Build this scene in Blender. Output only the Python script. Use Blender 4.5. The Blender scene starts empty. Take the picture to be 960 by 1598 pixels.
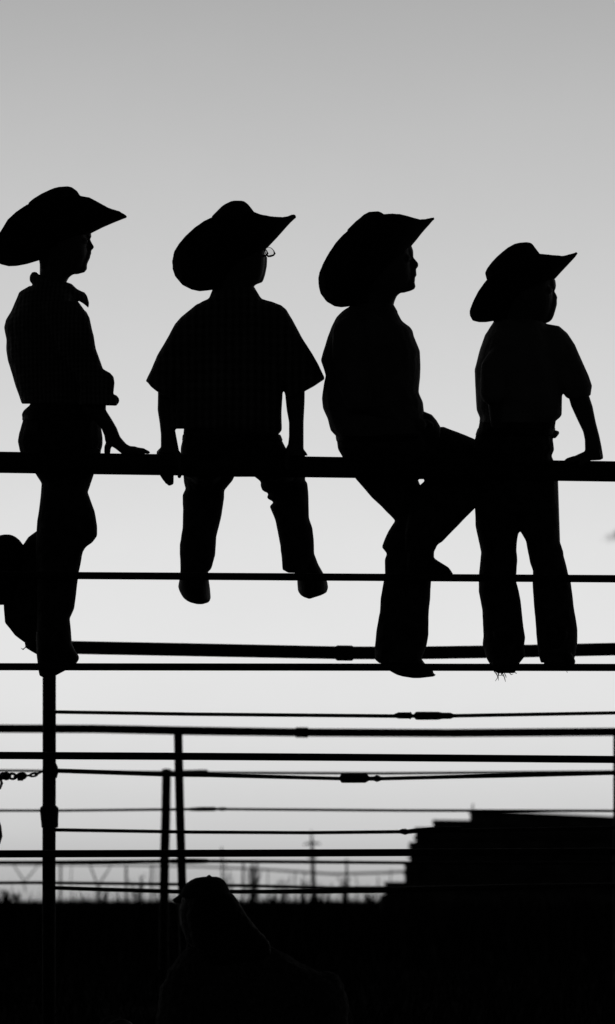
import bpy, math, random
from mathutils import Vector
random.seed(7)
C = bpy.context.scene.collection
# ------------------------------------------------------------------ camera
F, HY, CAMZ, Y0 = 4400.0, 1406.0, 0.5, 8.0      # focal length in photo pixels, horizon row, eye height, fence distance
PX = Y0 / F                                      # metres per photo pixel at the fence
cam = bpy.data.cameras.new('camera'); camo = bpy.data.objects.new('camera', cam); C.objects.link(camo)
camo.location = (0, 0, CAMZ); camo.rotation_euler = (math.radians(90), 0, 0)
cam.sensor_fit = 'VERTICAL'; cam.sensor_height = 36.0; cam.lens = F / 1598 * 36
cam.shift_y = (HY - 799) / 1598
cam.clip_start = 0.1; cam.clip_end = 6000
cam.dof.use_dof = True; cam.dof.focus_distance = 8.1; cam.dof.aperture_fstop = 5.2
bpy.context.scene.camera = camo
# ------------------------------------------------------------------ dusk sky (black and white photograph)
w = bpy.data.worlds.new('World'); bpy.context.scene.world = w; w.use_nodes = True
nt = w.node_tree; nt.nodes.clear()
def N(t, **k):
    n = nt.nodes.new(t)
    for a, b in k.items(): setattr(n, a, b)
    return n
def M_(op, a, b=None, c=None, clamp=False):
    n = N('ShaderNodeMath', operation=op); n.use_clamp = clamp
    for i, v in enumerate((a, b, c)):
        if v is None: continue
        if isinstance(v, (int, float)): n.inputs[i].default_value = v
        else: nt.links.new(v, n.inputs[i])
    return n.outputs[0]
def lin(s):
    s /= 255.0
    return s/12.92 if s < 0.04045 else ((s+0.055)/1.055)**2.4
tc = N('ShaderNodeTexCoord'); sep = N('ShaderNodeSeparateXYZ'); nt.links.new(tc.outputs['Generated'], sep.inputs[0])
X_, Y_, Z_ = sep.outputs
ramp = N('ShaderNodeValToRGB'); nt.links.new(Z_, ramp.inputs[0])
SKY = [(0.0,168),(0.012,186),(0.025,204),(0.047,218),(0.07,227),(0.09,229),(0.125,226),(0.158,218),(0.19,211),(0.223,203),
       (0.264,191),(0.304,176),(0.36,150),(0.45,112),(0.65,66),(1.0,42)]
cr = ramp.color_ramp
while len(cr.elements) < len(SKY): cr.elements.new(0.5)
for e, (p, v) in zip(cr.elements, SKY): e.position = p; l = lin(v); e.color = (l, l, l, 1)
# glow only on the afterglow side of the sky
glow = N('ShaderNodeMapRange', interpolation_type='SMOOTHSTEP'); nt.links.new(Y_, glow.inputs[0])
glow.inputs[1].default_value = 0.15; glow.inputs[2].default_value = 0.92; glow.inputs[3].default_value = 0.022; glow.inputs[4].default_value = 1.0
# small dark shred of cloud and very faint mottling
xr = M_('DIVIDE', X_, M_('MAXIMUM', Y_, 0.01)); zr = M_('DIVIDE', Z_, M_('MAXIMUM', Y_, 0.01))
noi = N('ShaderNodeTexNoise'); noi.inputs['Scale'].default_value = 420; noi.inputs['Detail'].default_value = 4
nt.links.new(tc.outputs['Generated'], noi.inputs['Vector'])
nx = M_('MULTIPLY', M_('SUBTRACT', noi.outputs[0], 0.5), 1.1)
u = M_('DIVIDE', M_('SUBTRACT', xr, 0.1125), 0.0088)
v = M_('DIVIDE', M_('SUBTRACT', M_('SUBTRACT', zr, 0.1312), M_('MULTIPLY', M_('SUBTRACT', xr, 0.1125), 0.45)), 0.0029)
d = M_('ADD', M_('SQRT', M_('ADD', M_('MULTIPLY', u, u), M_('MULTIPLY', v, v))), nx)
cl = N('ShaderNodeMapRange', interpolation_type='SMOOTHSTEP'); nt.links.new(d, cl.inputs[0])
cl.inputs[1].default_value = 0.15; cl.inputs[2].default_value = 1.1; cl.inputs[3].default_value = 0.25; cl.inputs[4].default_value = 1.0
n2 = N('ShaderNodeTexNoise'); n2.inputs['Scale'].default_value = 14; n2.inputs['Detail'].default_value = 9; n2.inputs['Roughness'].default_value = 0.7
nt.links.new(tc.outputs['Generated'], n2.inputs['Vector'])
mot = M_('ADD', 0.97, M_('MULTIPLY', n2.outputs[0], 0.06))
st = M_('MULTIPLY', M_('MULTIPLY', glow.outputs[0], cl.outputs[0]), mot)
bg = N('ShaderNodeBackground'); nt.links.new(ramp.outputs[0], bg.inputs[0]); nt.links.new(st, bg.inputs[1])
wo = N('ShaderNodeOutputWorld'); nt.links.new(bg.outputs[0], wo.inputs[0])
vs = bpy.context.scene.view_settings
vs.view_transform = 'Standard'; vs.look = 'None'; vs.gamma = 1.0; vs.exposure = 0.0; vs.use_curve_mapping = False
# ------------------------------------------------------------------ materials
def mat(name, a, b=None, scale=30, rough=0.9, kind='noise', bump=0.0, bscale=200, metal=0.0, spec=0.1, bdist=0.004):
    m = bpy.data.materials.new(name); m.use_nodes = True; t = m.node_tree
    bs = t.nodes['Principled BSDF']; bs.inputs['Roughness'].default_value = rough; bs.inputs['Metallic'].default_value = metal
    bs.inputs['Specular IOR Level'].default_value = spec
    b = a if b is None else b
    co = t.nodes.new('ShaderNodeTexCoord')
    r = t.nodes.new('ShaderNodeValToRGB'); r.color_ramp.elements[0].color = (a, a, a, 1); r.color_ramp.elements[1].color = (b, b, b, 1)
    if kind == 'noise':
        n = t.nodes.new('ShaderNodeTexNoise'); n.inputs['Scale'].default_value = scale; n.inputs['Detail'].default_value = 6
        t.links.new(co.outputs['Object'], n.inputs['Vector']); t.links.new(n.outputs[0], r.inputs[0])
        r.color_ramp.elements[0].position = 0.35; r.color_ramp.elements[1].position = 0.65
    else:   # woven plaid
        s1 = t.nodes.new('ShaderNodeTexWave'); s1.bands_direction = 'X'; s1.inputs['Scale'].default_value = scale; s1.inputs['Distortion'].default_value = 1.0
        s2 = t.nodes.new('ShaderNodeTexWave'); s2.bands_direction = 'Z'; s2.inputs['Scale'].default_value = scale*0.8; s2.inputs['Distortion'].default_value = 1.0
        mm = t.nodes.new('ShaderNodeMath'); mm.operation = 'MULTIPLY_ADD'; mm.inputs[1].default_value = 0.45
        t.links.new(co.outputs['Object'], s1.inputs['Vector']); t.links.new(co.outputs['Object'], s2.inputs['Vector'])
        nz = t.nodes.new('ShaderNodeTexNoise'); nz.inputs['Scale'].default_value = 14; nz.inputs['Detail'].default_value = 4; t.links.new(co.outputs['Object'], nz.inputs['Vector'])
        m2 = t.nodes.new('ShaderNodeMath'); m2.operation = 'MULTIPLY'; t.links.new(s2.outputs['Fac'], mm.inputs[0]); t.links.new(s1.outputs['Fac'], mm.inputs[2])
        t.links.new(mm.outputs[0], m2.inputs[0]); t.links.new(nz.outputs[0], m2.inputs[1]); t.links.new(m2.outputs[0], r.inputs[0])
    t.links.new(r.outputs[0], bs.inputs['Base Color'])
    if bump:
        n = t.nodes.new('ShaderNodeTexNoise'); n.inputs['Scale'].default_value = bscale; n.inputs['Detail'].default_value = 5
        t.links.new(co.outputs['Object'], n.inputs['Vector'])
        bp = t.nodes.new('ShaderNodeBump'); bp.inputs['Strength'].default_value = bump; bp.inputs['Distance'].default_value = bdist
        t.links.new(n.outputs[0], bp.inputs['Height']); t.links.new(bp.outputs[0], bs.inputs['Normal'])
    return m
MT = dict(
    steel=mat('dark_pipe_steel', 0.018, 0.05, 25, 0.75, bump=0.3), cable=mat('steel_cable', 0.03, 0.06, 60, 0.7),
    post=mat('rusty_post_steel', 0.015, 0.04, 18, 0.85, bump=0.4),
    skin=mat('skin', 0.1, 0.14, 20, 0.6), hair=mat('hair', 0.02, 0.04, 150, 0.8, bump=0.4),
    shirtA=mat('striped_plaid_shirt', 0.06, 0.3, 26, 0.95, 'plaid', 0.9, 22, bdist=0.016), shirtB=mat('plaid_shirt', 0.06, 0.28, 15, 0.95, 'plaid', 0.9, 20, bdist=0.016),
    shirtC=mat('plain_work_shirt', 0.12, 0.2, 12, 0.95, bump=0.9, bscale=18, bdist=0.016), shirtD=mat('light_cotton_shirt', 0.18, 0.26, 12, 0.95, bump=0.9, bscale=18, bdist=0.016),
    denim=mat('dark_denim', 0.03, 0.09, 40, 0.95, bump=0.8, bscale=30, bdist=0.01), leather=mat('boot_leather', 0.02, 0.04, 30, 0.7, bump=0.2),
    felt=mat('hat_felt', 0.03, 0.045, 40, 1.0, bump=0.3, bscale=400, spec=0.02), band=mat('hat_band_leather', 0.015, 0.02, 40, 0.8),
    buckle=mat('buckle_metal', 0.1, 0.2, 30, 0.6, metal=0.6), frame=mat('spectacle_frame', 0.02, 0.03, 30, 0.5),
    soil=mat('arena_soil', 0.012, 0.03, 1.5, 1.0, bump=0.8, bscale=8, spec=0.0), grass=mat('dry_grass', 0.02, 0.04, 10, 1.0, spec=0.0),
    wood=mat('weathered_timber', 0.08, 0.2, 3, 1.0, bump=0.3, bscale=20, spec=0.0), twig=mat('twigs', 0.02, 0.04, 10, 1.0, spec=0.0),
    jacket=mat('fleece_jacket', 0.05, 0.12, 80, 1.0, bump=0.8, bscale=250, spec=0.0))
gl = bpy.data.materials.new('spectacle_lens'); gl.use_nodes = True; t = gl.node_tree; t.nodes.clear()
tr = t.nodes.new('ShaderNodeBsdfTransparent'); tr.inputs[0].default_value = (0.93, 0.93, 0.93, 1)
gs = t.nodes.new('ShaderNodeBsdfGlossy'); gs.inputs[1].default_value = 0.05; mx = t.nodes.new('ShaderNodeMixShader'); mx.inputs[0].default_value = 0.04
t.links.new(tr.outputs[0], mx.inputs[1]); t.links.new(gs.outputs[0], mx.inputs[2])
oo = t.nodes.new('ShaderNodeOutputMaterial'); t.links.new(mx.outputs[0], oo.inputs[0]); MT['lens'] = gl
# ------------------------------------------------------------------ helpers
def W(x, y, Y): return Vector(((x-480)*Y/F, Y, CAMZ + (HY-y)*Y/F))      # photo pixel + real distance -> world point
def smooth(vals, t): return vals
class MB:
    def __init__(s): s.v = []; s.f = []
    def rings(s, rings, close=True):
        n = len(rings[0]); b = len(s.v)
        for r in rings: s.v += r
        for i in range(len(rings)-1):
            for j in range(n):
                a = b+i*n+j; c = b+i*n+(j+1) % n
                s.f.append((a, c, c+n, a+n))
        if close:
            for k, rv in ((0, True), (len(rings)-1, False)):
                c = sum((Vector(p) for p in rings[k]), Vector())/n; ci = len(s.v); s.v.append(c)
                for j in range(n):
                    a = b+k*n+j; d_ = b+k*n+(j+1) % n
                    s.f.append((ci, d_, a) if rv else (ci, a, d_))
    def box(s, lo, hi):
        b = len(s.v); (x0, y0, z0), (x1, y1, z1) = lo, hi
        s.v += [Vector(p) for p in ((x0,y0,z0),(x1,y0,z0),(x1,y1,z0),(x0,y1,z0),(x0,y0,z1),(x1,y0,z1),(x1,y1,z1),(x0,y1,z1))]
        s.f += [tuple(b+i for i in q) for q in ((0,3,2,1),(4,5,6,7),(0,1,5,4),(1,2,6,5),(2,3,7,6),(3,0,4,7))]
    def tube(s, pts, rad, n=12):
        """round tube through world points; rad = number or list"""
        pts = [Vector(p) for p in pts]; rg = []
        rads = rad if isinstance(rad, (list, tuple)) else [rad]*len(pts)
        up = None
        for i, p in enumerate(pts):
            t = (pts[min(i+1, len(pts)-1)] - pts[max(i-1, 0)]).normalized()
            if up is None: up = Vector((0, 1, 0)) if abs(t.y) < 0.9 else Vector((1, 0, 0))
            a = t.cross(up).normalized(); b = t.cross(a).normalized()
            rg.append([p + (a*math.cos(q)+b*math.sin(q))*rads[i] for q in [2*math.pi*k/n for k in range(n)]])
        s.rings(rg)
    def build(s, name, m, parent=None, vox=None, sm=2, disp=0.0, dsize=0.06, root=None):
        me = bpy.data.meshes.new(name); me.from_pydata([tuple(p) for p in s.v], [], s.f); me.update()
        o = bpy.data.objects.new(name, me); C.objects.link(o)
        if vox:
            r = o.modifiers.new('r', 'REMESH'); r.mode = 'VOXEL'; r.voxel_size = vox; r.use_smooth_shade = True
            if disp:
                tx = bpy.data.textures.get('folds%g' % dsize) or bpy.data.textures.new('folds%g' % dsize, 'CLOUDS'); tx.noise_scale = dsize
                dm = o.modifiers.new('d', 'DISPLACE'); dm.texture = tx; dm.strength = disp; dm.mid_level = 0.5; dm.texture_coords = 'LOCAL'
            k = o.modifiers.new('s', 'SMOOTH'); k.factor = 0.5; k.iterations = sm
            dg = bpy.context.evaluated_depsgraph_get()
            nm = bpy.data.meshes.new_from_object(o.evaluated_get(dg)); o.modifiers.clear(); o.data = nm; bpy.data.meshes.remove(me); nm.name = name; me = nm
        me.materials.clear(); me.materials.append(m)
        for p in me.polygons: p.use_smooth = True
        if parent: o.parent = parent
        return o
def tag(o, label=None, cat=None, group=None, kind=None):
    if label: o['label'] = label
    if cat: o['category'] = cat
    if group: o['group'] = group
    if kind: o['kind'] = kind
    return o
def empty(name, loc=(0, 0, 0)):
    o = bpy.data.objects.new(name, None); C.objects.link(o); o.location = loc; return o
def adopt(root):
    """children were built in world space: keep them there"""
    bpy.context.view_layer.update()
    for c in root.children: c.matrix_parent_inverse = root.matrix_world.inverted()
class Fig:
    """collects pieces of a figure given in photo pixels (x, y) and depth offsets in pixels, at distance Yb"""
    def __init__(s, Yb): s.Yb = Yb
    def P(s, x, y, dz): return W(x, y, s.Yb + dz*PX)
    def pair(s, mb, secs, ins=0.0, n=32, ex=2.3, step=5.0):
        """elliptic sections; each (x1,y1,x2,y2,dz,hd)"""
        S = []
        for a, b in zip(secs[:-1], secs[1:]):
            L = max(math.hypot(a[0]-b[0], a[1]-b[1]), math.hypot(a[2]-b[2], a[3]-b[3]), abs(a[4]-b[4]))
            k = max(1, int(L/step))
            for i in range(k): S.append([p+(q-p)*i/k for p, q in zip(a, b)])
        S.append(list(secs[-1])); rg = []
        for x1, y1, x2, y2, dz, hd in S:
            cx, cy = (x1+x2)/2, (y1+y2)/2; hx, hy = (x2-x1)/2, (y2-y1)/2; L = math.hypot(hx, hy) or 1
            f = max(0.15, (L-ins)/L); hd2 = max(1.0, hd-ins); r = []
            for j in range(n):
                q = 2*math.pi*j/n; c, sn = math.cos(q), math.sin(q)
                c = math.copysign(abs(c)**(2/ex), c); sn = math.copysign(abs(sn)**(2/ex), sn)
                r.append(s.P(cx+hx*f*c, cy+hy*f*c, dz+hd2*sn))
            rg.append(r)
        mb.rings(rg)
    def rows(s, mb, rows, ins=0.0, **k):
        """rows: (y, xl, xr, dz, hd)"""
        s.pair(mb, [(r[1], r[0], r[2], r[0], r[3], r[4]) for r in rows], ins, **k)
    def sides(s, mb, L, R, dep, ins=0.0, n=24, **k):
        """left and right outlines as polylines of (x,y) read row by row; dep: list of (y,dz,hd)"""
        def at(pl, y, c=0):
            if y <= pl[0][1]: return pl[0][0]
            for a, b in zip(pl[:-1], pl[1:]):
                if a[1] <= y <= b[1]: return a[0]+(b[0]-a[0])*((y-a[1])/((b[1]-a[1]) or 1))
            return pl[-1][0]
        def dp(y, i):
            if y <= dep[0][0]: return dep[0][i]
            for a, b in zip(dep[:-1], dep[1:]):
                if a[0] <= y <= b[0]: return a[i]+(b[i]-a[i])*((y-a[0])/((b[0]-a[0]) or 1))
            return dep[-1][i]
        y0 = max(L[0][1], R[0][1]); y1 = min(L[-1][1], R[-1][1])
        m = max(2, int((y1-y0)/2.5)); ys = [y0+(y1-y0)*i/m for i in range(m+1)]
        s.pair(mb, [(at(L, y), y, at(R, y), y, dp(y, 1), dp(y, 2)) for y in ys], ins, n=n, step=99, **k)
    def chain(s, mb, pts, n=16, ins=0.0, flat=1.0):
        """round-ended limb: (x,y,dz,r)"""
        P = [Vector((p[0], p[1], p[2])) for p in pts]; R = [max(1.2, p[3]-ins) for p in pts]
        Q = []; 
        for i in range(len(P)-1):
            k = max(1, int((P[i+1]-P[i]).length/5))
            for j in range(k): Q.append((P[i].lerp(P[i+1], j/k), R[i]+(R[i+1]-R[i])*j/k))
        Q.append((P[-1], R[-1]))
        t0 = (P[1]-P[0]).normalized(); t1 = (P[-1]-P[-2]).normalized()
        A = [(P[0]-t0*R[0]*math.sin(a), R[0]*max(0.08, math.cos(a))) for a in (1.45, 1.1, 0.75, 0.35)]
        B = [(P[-1]+t1*R[-1]*math.sin(a), R[-1]*max(0.08, math.cos(a))) for a in (0.35, 0.75, 1.1, 1.45)]
        Q = A+Q+B; rg = []; up = None
        for i, (p, r) in enumerate(Q):
            t = (Q[min(i+1, len(Q)-1)][0]-Q[max(i-1, 0)][0]).normalized()
            if up is None: up = Vector((0, 0, 1)) if abs(t.z) < 0.8 else Vector((1, 0, 0))
            a = t.cross(up)
            if a.length < 1e-3: a = t.cross(Vector((1, 0.2, 0)))
            a.normalize(); b = t.cross(a).normalized(); up = b.cross(t) if False else up
            rg.append([s.P(*(p+(a*math.cos(q)+b*math.sin(q)*flat)*r)) for q in [2*math.pi*k/n for k in range(n)]])
        mb.rings(rg)
    def brim(s, mb, pairs, th=3.6, dz=0, m=18, pw=2.0):
        """trough-shaped brim: (xtop,ytop,xbot,ybot,halfwidth): centre line low, both sides curled up to the top outline"""
        S = []
        for a, b in zip(pairs[:-1], pairs[1:]):
            for i in range(4): S.append([p+(q-p)*i/4 for p, q in zip(a, b)])
        S.append(pairs[-1]); nb = len(mb.v); nn = 2*m+1; G = []
        cx = sum(p[0]+p[2] for p in S)/len(S)/2; cy = sum(p[1]+p[3] for p in S)/len(S)/2
        for xt, yt, xb, yb, hw in S:
            # pull the outline in by half the felt thickness
            L = math.hypot(xt-xb, yt-yb) or 1; q = min(th*0.45, L*0.4)/L
            xt2, yt2, xb2, yb2 = xt+(xb-xt)*q, yt+(yb-yt)*q, xb+(xt-xb)*q, yb+(yt-yb)*q
            row = []
            for j in range(nn):
                v = (j-m)/m; k = abs(v)**pw
                row.append(Vector((xb2+(xt2-xb2)*k, yb2+(yt2-yb2)*k, dz+v*hw)))
            G.append(row)
        n_ = len(G)
        for sgn in (-1, 1):
            for i in range(n_):
                for j in range(nn):
                    du = G[min(i+1, n_-1)][j]-G[max(i-1, 0)][j]; dv = G[i][min(j+1, nn-1)]-G[i][max(j-1, 0)]
                    nrm = du.cross(dv)
                    nrm = nrm.normalized() if nrm.length > 1e-6 else Vector((0, 1, 0))
                    mb.v.append(s.P(*(G[i][j]+nrm*sgn*th*0.5)))
        o2 = n_*nn
        for i in range(n_-1):
            for j in range(nn-1):
                a = nb+i*nn+j
                mb.f.append((a, a+1, a+nn+1, a+nn)); mb.f.append((a+o2, a+o2+nn, a+o2+nn+1, a+o2+1))
            for j in (0, nn-1):
                a = nb+i*nn+j; q = (a, a+nn, a+nn+o2, a+o2); mb.f.append(q if j == 0 else q[::-1])
        for i in (0, n_-1):
            for j in range(nn-1):
                a = nb+i*nn+j; q = (a, a+o2, a+1+o2, a+1); mb.f.append(q if i == 0 else q[::-1])
VB, VC = 0.0029, 0.0034
# ------------------------------------------------------------------ setting: ground
g = MB(); xs = [-1500, -400, -120, -50, -25] + [-15+i*1.0 for i in range(31)] + [25, 50, 120, 400, 1500]
ys = [-60, -20, -5] + [i*1.0 for i in range(0, 30)] + [32, 36, 42, 50, 60, 75, 100, 160, 300, 700, 2500]
for y in ys:
    for x in xs: g.v.append(Vector((x, y, 0.02*math.sin(x*1.3+y*0.7)+0.015*math.sin(y*2.1-x*0.6) if abs(x) < 20 and -6 < y < 31 else 0)))
nx_ = len(xs)
for i in range(len(ys)-1):
    for j in range(nx_-1): a = i*nx_+j; g.f.append((a, a+1, a+nx_+1, a+nx_))
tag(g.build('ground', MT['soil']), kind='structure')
# grass and weeds: uncountable ground cover, thickest towards the far side of the arena
gr = MB()
def blade(x, y, h, lean, wd, z0=0.0):
    b = len(gr.v); a = random.uniform(0, 6.28); dx, dy = math.cos(a)*wd, math.sin(a)*wd; lx = random.uniform(-lean, lean)*h; ly = random.uniform(-lean, lean)*h
    gr.v.extend([Vector((x-dx, y-dy, z0)), Vector((x+dx, y+dy, z0)), Vector((x+dx*.6+lx*.4, y+dy*.6+ly*.4, z0+h*.6)), Vector((x-dx*.6+lx*.4, y-dy*.6+ly*.4, z0+h*.6)), Vector((x+lx, y+ly, z0+h))])
    gr.f.extend([(b, b+1, b+2, b+3), (b+3, b+2, b+4)])
for i in range(26000):
    y = random.choice((random.uniform(20, 60), random.uniform(45, 75), random.uniform(52, 62)))
    x = random.uniform(-0.13, 0.13)*y*1.4
    cl_ = 0.5+0.5*math.sin(x*0.9+y*0.31)*math.sin(x*2.3+1)
    blade(x, y, (0.47+random.uniform(0, 0.10)*(0.4+cl_)) if random.random() < 0.96 else random.uniform(.55, .8), 0.35, 0.012)
for i in range(7000):
    y = random.uniform(6, 20); x = random.uniform(-0.16, 0.16)*y
    blade(x, y, random.uniform(.05, .16), 0.6, 0.006)
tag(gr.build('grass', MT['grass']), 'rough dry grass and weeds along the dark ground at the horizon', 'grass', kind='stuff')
# ------------------------------------------------------------------ front fence the boys sit on
def Yf(px): return Y0 + 0.04*(px-480)*PX
def rail(x0, y0, r0, x1, y1, r1, Yfun, name, parent, m='steel', sag=None, n=14, dz=0, label=None):
    mb = MB(); P = []; R = []
    k = 24
    for i in range(k+1):
        t = i/k; x = x0+(x1-x0)*t; y = y0+(y1-y0)*t + (sag or (lambda t_: 0))(t)
        Y = Yfun(x)+dz; P.append(W(x, y, Y)); R.append((r0+(r1-r0)*t)*Y/F)
    mb.tube(P, R, n); o = mb.build(name, MT[m], parent)
    if label: tag(o, label)
    return o
ff = empty('pipe_fence', (0, Y0, 0))
tag(ff, 'near pipe fence with a thick top rail that the four boys sit on', 'fence')
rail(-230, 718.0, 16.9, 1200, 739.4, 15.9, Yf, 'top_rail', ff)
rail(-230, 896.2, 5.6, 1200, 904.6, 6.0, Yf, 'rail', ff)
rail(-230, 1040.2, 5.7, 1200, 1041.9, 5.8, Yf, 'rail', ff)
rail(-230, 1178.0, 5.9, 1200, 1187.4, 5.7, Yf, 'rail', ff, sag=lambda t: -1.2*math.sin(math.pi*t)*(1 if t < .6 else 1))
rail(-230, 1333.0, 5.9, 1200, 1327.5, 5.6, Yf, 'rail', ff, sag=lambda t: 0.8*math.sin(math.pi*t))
for px in (-232, 1203):
    Y = Yf(px); b = W(px, 0, Y); top = W(px, 700, Y).z
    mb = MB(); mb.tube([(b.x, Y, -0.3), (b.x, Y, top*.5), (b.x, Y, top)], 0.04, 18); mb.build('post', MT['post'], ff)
mb = MB(); p = W(834.5, 1187, Yf(834)); mb.tube([p, p-Vector((0, 0, 0.004))], [0.0035, 0.001], 6); mb.build('water_drop', MT['cable'], ff)
adopt(ff)
# ------------------------------------------------------------------ second fence: post, sagging pipe and tensioned cables
YB = 9.9
fb = empty('cable_fence', W(76, HY+1, YB)*1.0); fb.location.z = 0
tag(fb, 'cable fence behind the boys with a stout post at left and wires strung with turnbuckles', 'fence')
fY = lambda x: YB
def lump(mb, Y, pts):                       # spindle of given outline: (x, y, r)
    mb.tube([W(x, y, Y) for x, y, r in pts], [r*Y/F for x, y, r in pts], 12)
mb = MB(); b = W(76.5, 0, YB); px = YB/F
mb.tube([(b.x, YB, -0.3), (b.x, YB, 0.6), W(77, 1200, YB), W(77, 1002, YB)], [10.4*px, 10.4*px, 10.5*px, 10.5*px], 20)
post = mb.build('post', MT['post'], fb)
mb = MB(); lump(mb, YB, [(77, 1257, 10.5), (77, 1260, 14.0), (77, 1264, 14.8), (77.5, 1280, 13.6), (78, 1291, 13), (78, 1292, 10)]); mb.build('clamp', MT['post'], post)
mb = MB(); lump(mb, YB, [(78, 1193, 10), (79, 1198, 11.5), (79, 1204, 13), (79, 1210, 11), (79, 1214, 10)]); mb.build('clamp', MT['post'], post)
# pipe with a collar: two runs meeting at the collar
def poly(y_of): return y_of
def curve(name, pts, parent, m='steel', Y=YB, n=12, fine=10):
    P = []; R = []
    for a, b_ in zip(pts[:-1], pts[1:]):
        for i in range(fine):
            t = i/fine; P.append(W(a[0]+(b_[0]-a[0])*t, a[1]+(b_[1]-a[1])*t, Y)); R.append((a[2]+(b_[2]-a[2])*t)*Y/F)
    P.append(W(pts[-1][0], pts[-1][1], Y)); R.append(pts[-1][2]*Y/F)
    mb = MB(); mb.tube(P, R, n); return mb.build(name, MT[m], parent)
curve('top_rail', [(60, 1009.5, 10.2), (115, 1010.5, 10.2), (300, 1014, 10.2), (537, 1018.8, 10), (640, 1019, 10), (800, 1016.5, 9.9), (960, 1013, 9.9), (1200, 1007, 9.9)], fb)
curve('collar', [(524, 1019, 10.4), (526.5, 1019, 12), (549, 1019.3, 12), (551.5, 1019.3, 10.4)], fb, fine=2)
def cable(pts, knots=()):
    c = curve('cable', [(x, y, q+0.5) for x, y, q in pts], fb, 'cable')
    for k in knots: mb = MB(); lump(mb, YB, k); mb.build('turnbuckle', MT['steel'], c)
cable([(84, 1111, 2.3), (300, 1114.5, 2.3), (620, 1117.5, 2.4), (710, 1117, 2.4), (960, 1112.5, 2.2), (1200, 1107, 2.2)],
      [[(614, 1117, 2.4), (622, 1116.5, 5), (638, 1116.5, 5), (641, 1116.8, 5.8), (643.5, 1117, 2.6), (646, 1117, 2.6), (649, 1117, 6), (652, 1117, 6.4), (684, 1117, 6.3), (690, 1117, 5), (703, 1117, 4.9), (708, 1117, 3), (712, 1117, 2.3)]])
cable([(84, 1202.5, 3.0), (250, 1208.0, 3.2), (330, 1210, 2.5), (533, 1215, 2.4), (600, 1215, 2.4), (720, 1212, 2.5), (800, 1210, 3), (960, 1206, 2.8), (1200, 1199, 2.8)],
      [[(530, 1214.5, 2.5), (533, 1214.5, 7), (536, 1214.5, 7.3), (570, 1214.5, 7.2), (573, 1214.5, 6), (576, 1215, 3.4), (584, 1215, 3.5), (588, 1215, 5.5), (592, 1215, 4.2), (596, 1215, 2.4)]])
cable([(84, 1295, 2.3), (300, 1298.5, 2.2), (480, 1299.5, 2.2), (625, 1298, 2.3), (650, 1297.5, 2.5), (960, 1292, 2.5), (1200, 1287, 2.5)],
      [[(622, 1298, 2.4), (628, 1297.5, 4.2), (633, 1298, 5), (636, 1298, 3.6), (652, 1296, 4), (676, 1294.5, 4.2), (690, 1294, 4.6), (720, 1293, 3.5)]])
cable([(84, 1385.5, 2.6), (160, 1388, 2.7), (280, 1391.5, 2.7), (400, 1391.5, 2.7), (500, 1391, 3.2), (600, 1389, 4), (800, 1384, 3.6), (1200, 1378, 3)])
adopt(fb)
# chain hooked on the post
ch = MB(); pts = [(66, 1204), (57, 1208.5), (48, 1210), (39, 1210.5), (31, 1211.5), (24, 1212), (15, 1211), (8, 1210.5), (1, 1211.5), (-7, 1213), (-15, 1214)]
Yc = YB-0.02
for i, (a, b_) in enumerate(zip(pts[:-1], pts[1:])):
    A, B = W(a[0], a[1], Yc), W(b_[0], b_[1], Yc); ax = (B-A); L = ax.length; ax.normalize()
    side = Vector((0, 1, 0)) if i % 2 == 0 else ax.cross(Vector((0, 1, 0))).normalized()
    thick = 0.0045 if i > 2 else 0.0035; hw = 0.009 if i > 2 else 0.005
    ring = [(A+B)/2 + ax*math.cos(q)*L*0.68 + side*math.sin(q)*hw for q in [2*math.pi*k/14 for k in range(15)]]
    ch.tube(ring, thick, 8)
lump(ch, Yc, [(27, 1213, 5.6), (33, 1212, 7), (37, 1209, 4)]); lump(ch, Yc, [(4, 1211, 5), (10, 1211, 7), (15, 1212, 5)])
ch.tube([W(-6, 1214, Yc), W(1, 1216, Yc), W(3, 1222, Yc), W(0, 1230, Yc), W(-6, 1233, Yc)], 0.005, 8)
tag(ch.build('chain', MT['cable']), 'short steel chain slung from the stout fence post at the left edge', 'chain')
hk = MB(); hk.tube([W(-14, 1272, Yc), W(-4, 1278, Yc), W(-1, 1290, Yc), W(0.5, 1305, Yc), W(-2, 1316, Yc), W(-10, 1322, Yc)], [0.005, 0.006, 0.0075, 0.008, 0.006, 0.005], 10)
hk.tube([W(-14, 1272, Yc), W(-40, 1262, Yc), W(-60, 1236, Yc), W(-15, 1214, Yc)], 0.004, 8)
tag(hk.build('gate_hook', MT['cable']), 'bent iron gate hook hanging at the left picture edge below the chain', 'hook')
# ------------------------------------------------------------------ third fence
YC = 14.8
fc = empty('rail_fence', W(280, HY, YC)); fc.location.z = 0
tag(fc, 'further blurred fence with one thin top pipe, slim leaning posts and fine wires', 'fence')
cc = lambda name, pts, m='steel', parent=fc, **k: curve(name, [(x, y, q+(0.7 if name == 'cable' else 1.2)) for x, y, q in pts], parent, m, YC, **k)
cc('top_rail', [(-240, 1133, 5.3), (0, 1137, 5.3), (150, 1137.5, 5.4), (300, 1140.5, 5.5), (470, 1143, 5.2), (700, 1144, 5.2), (960, 1142, 5.2), (1200, 1139, 5.2)])
cc('collar', [(461, 1143, 5.5), (462.5, 1143, 6.9), (480, 1143, 6.9), (481.5, 1143, 5.5)], fine=2)
cc('post', [(278, 1142, 5.6), (281, 1270, 5.6), (285, 1400, 5.6), (288, 1552, 5.6), (289, 1600, 5.6)])
cc('post', [(963, 1142, 4.8), (963, 1552, 4.8), (963, 1600, 4.8)])
cc('post', [(-236, 1134, 5), (-236, 1552, 5), (-236, 1600, 5)])
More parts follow.
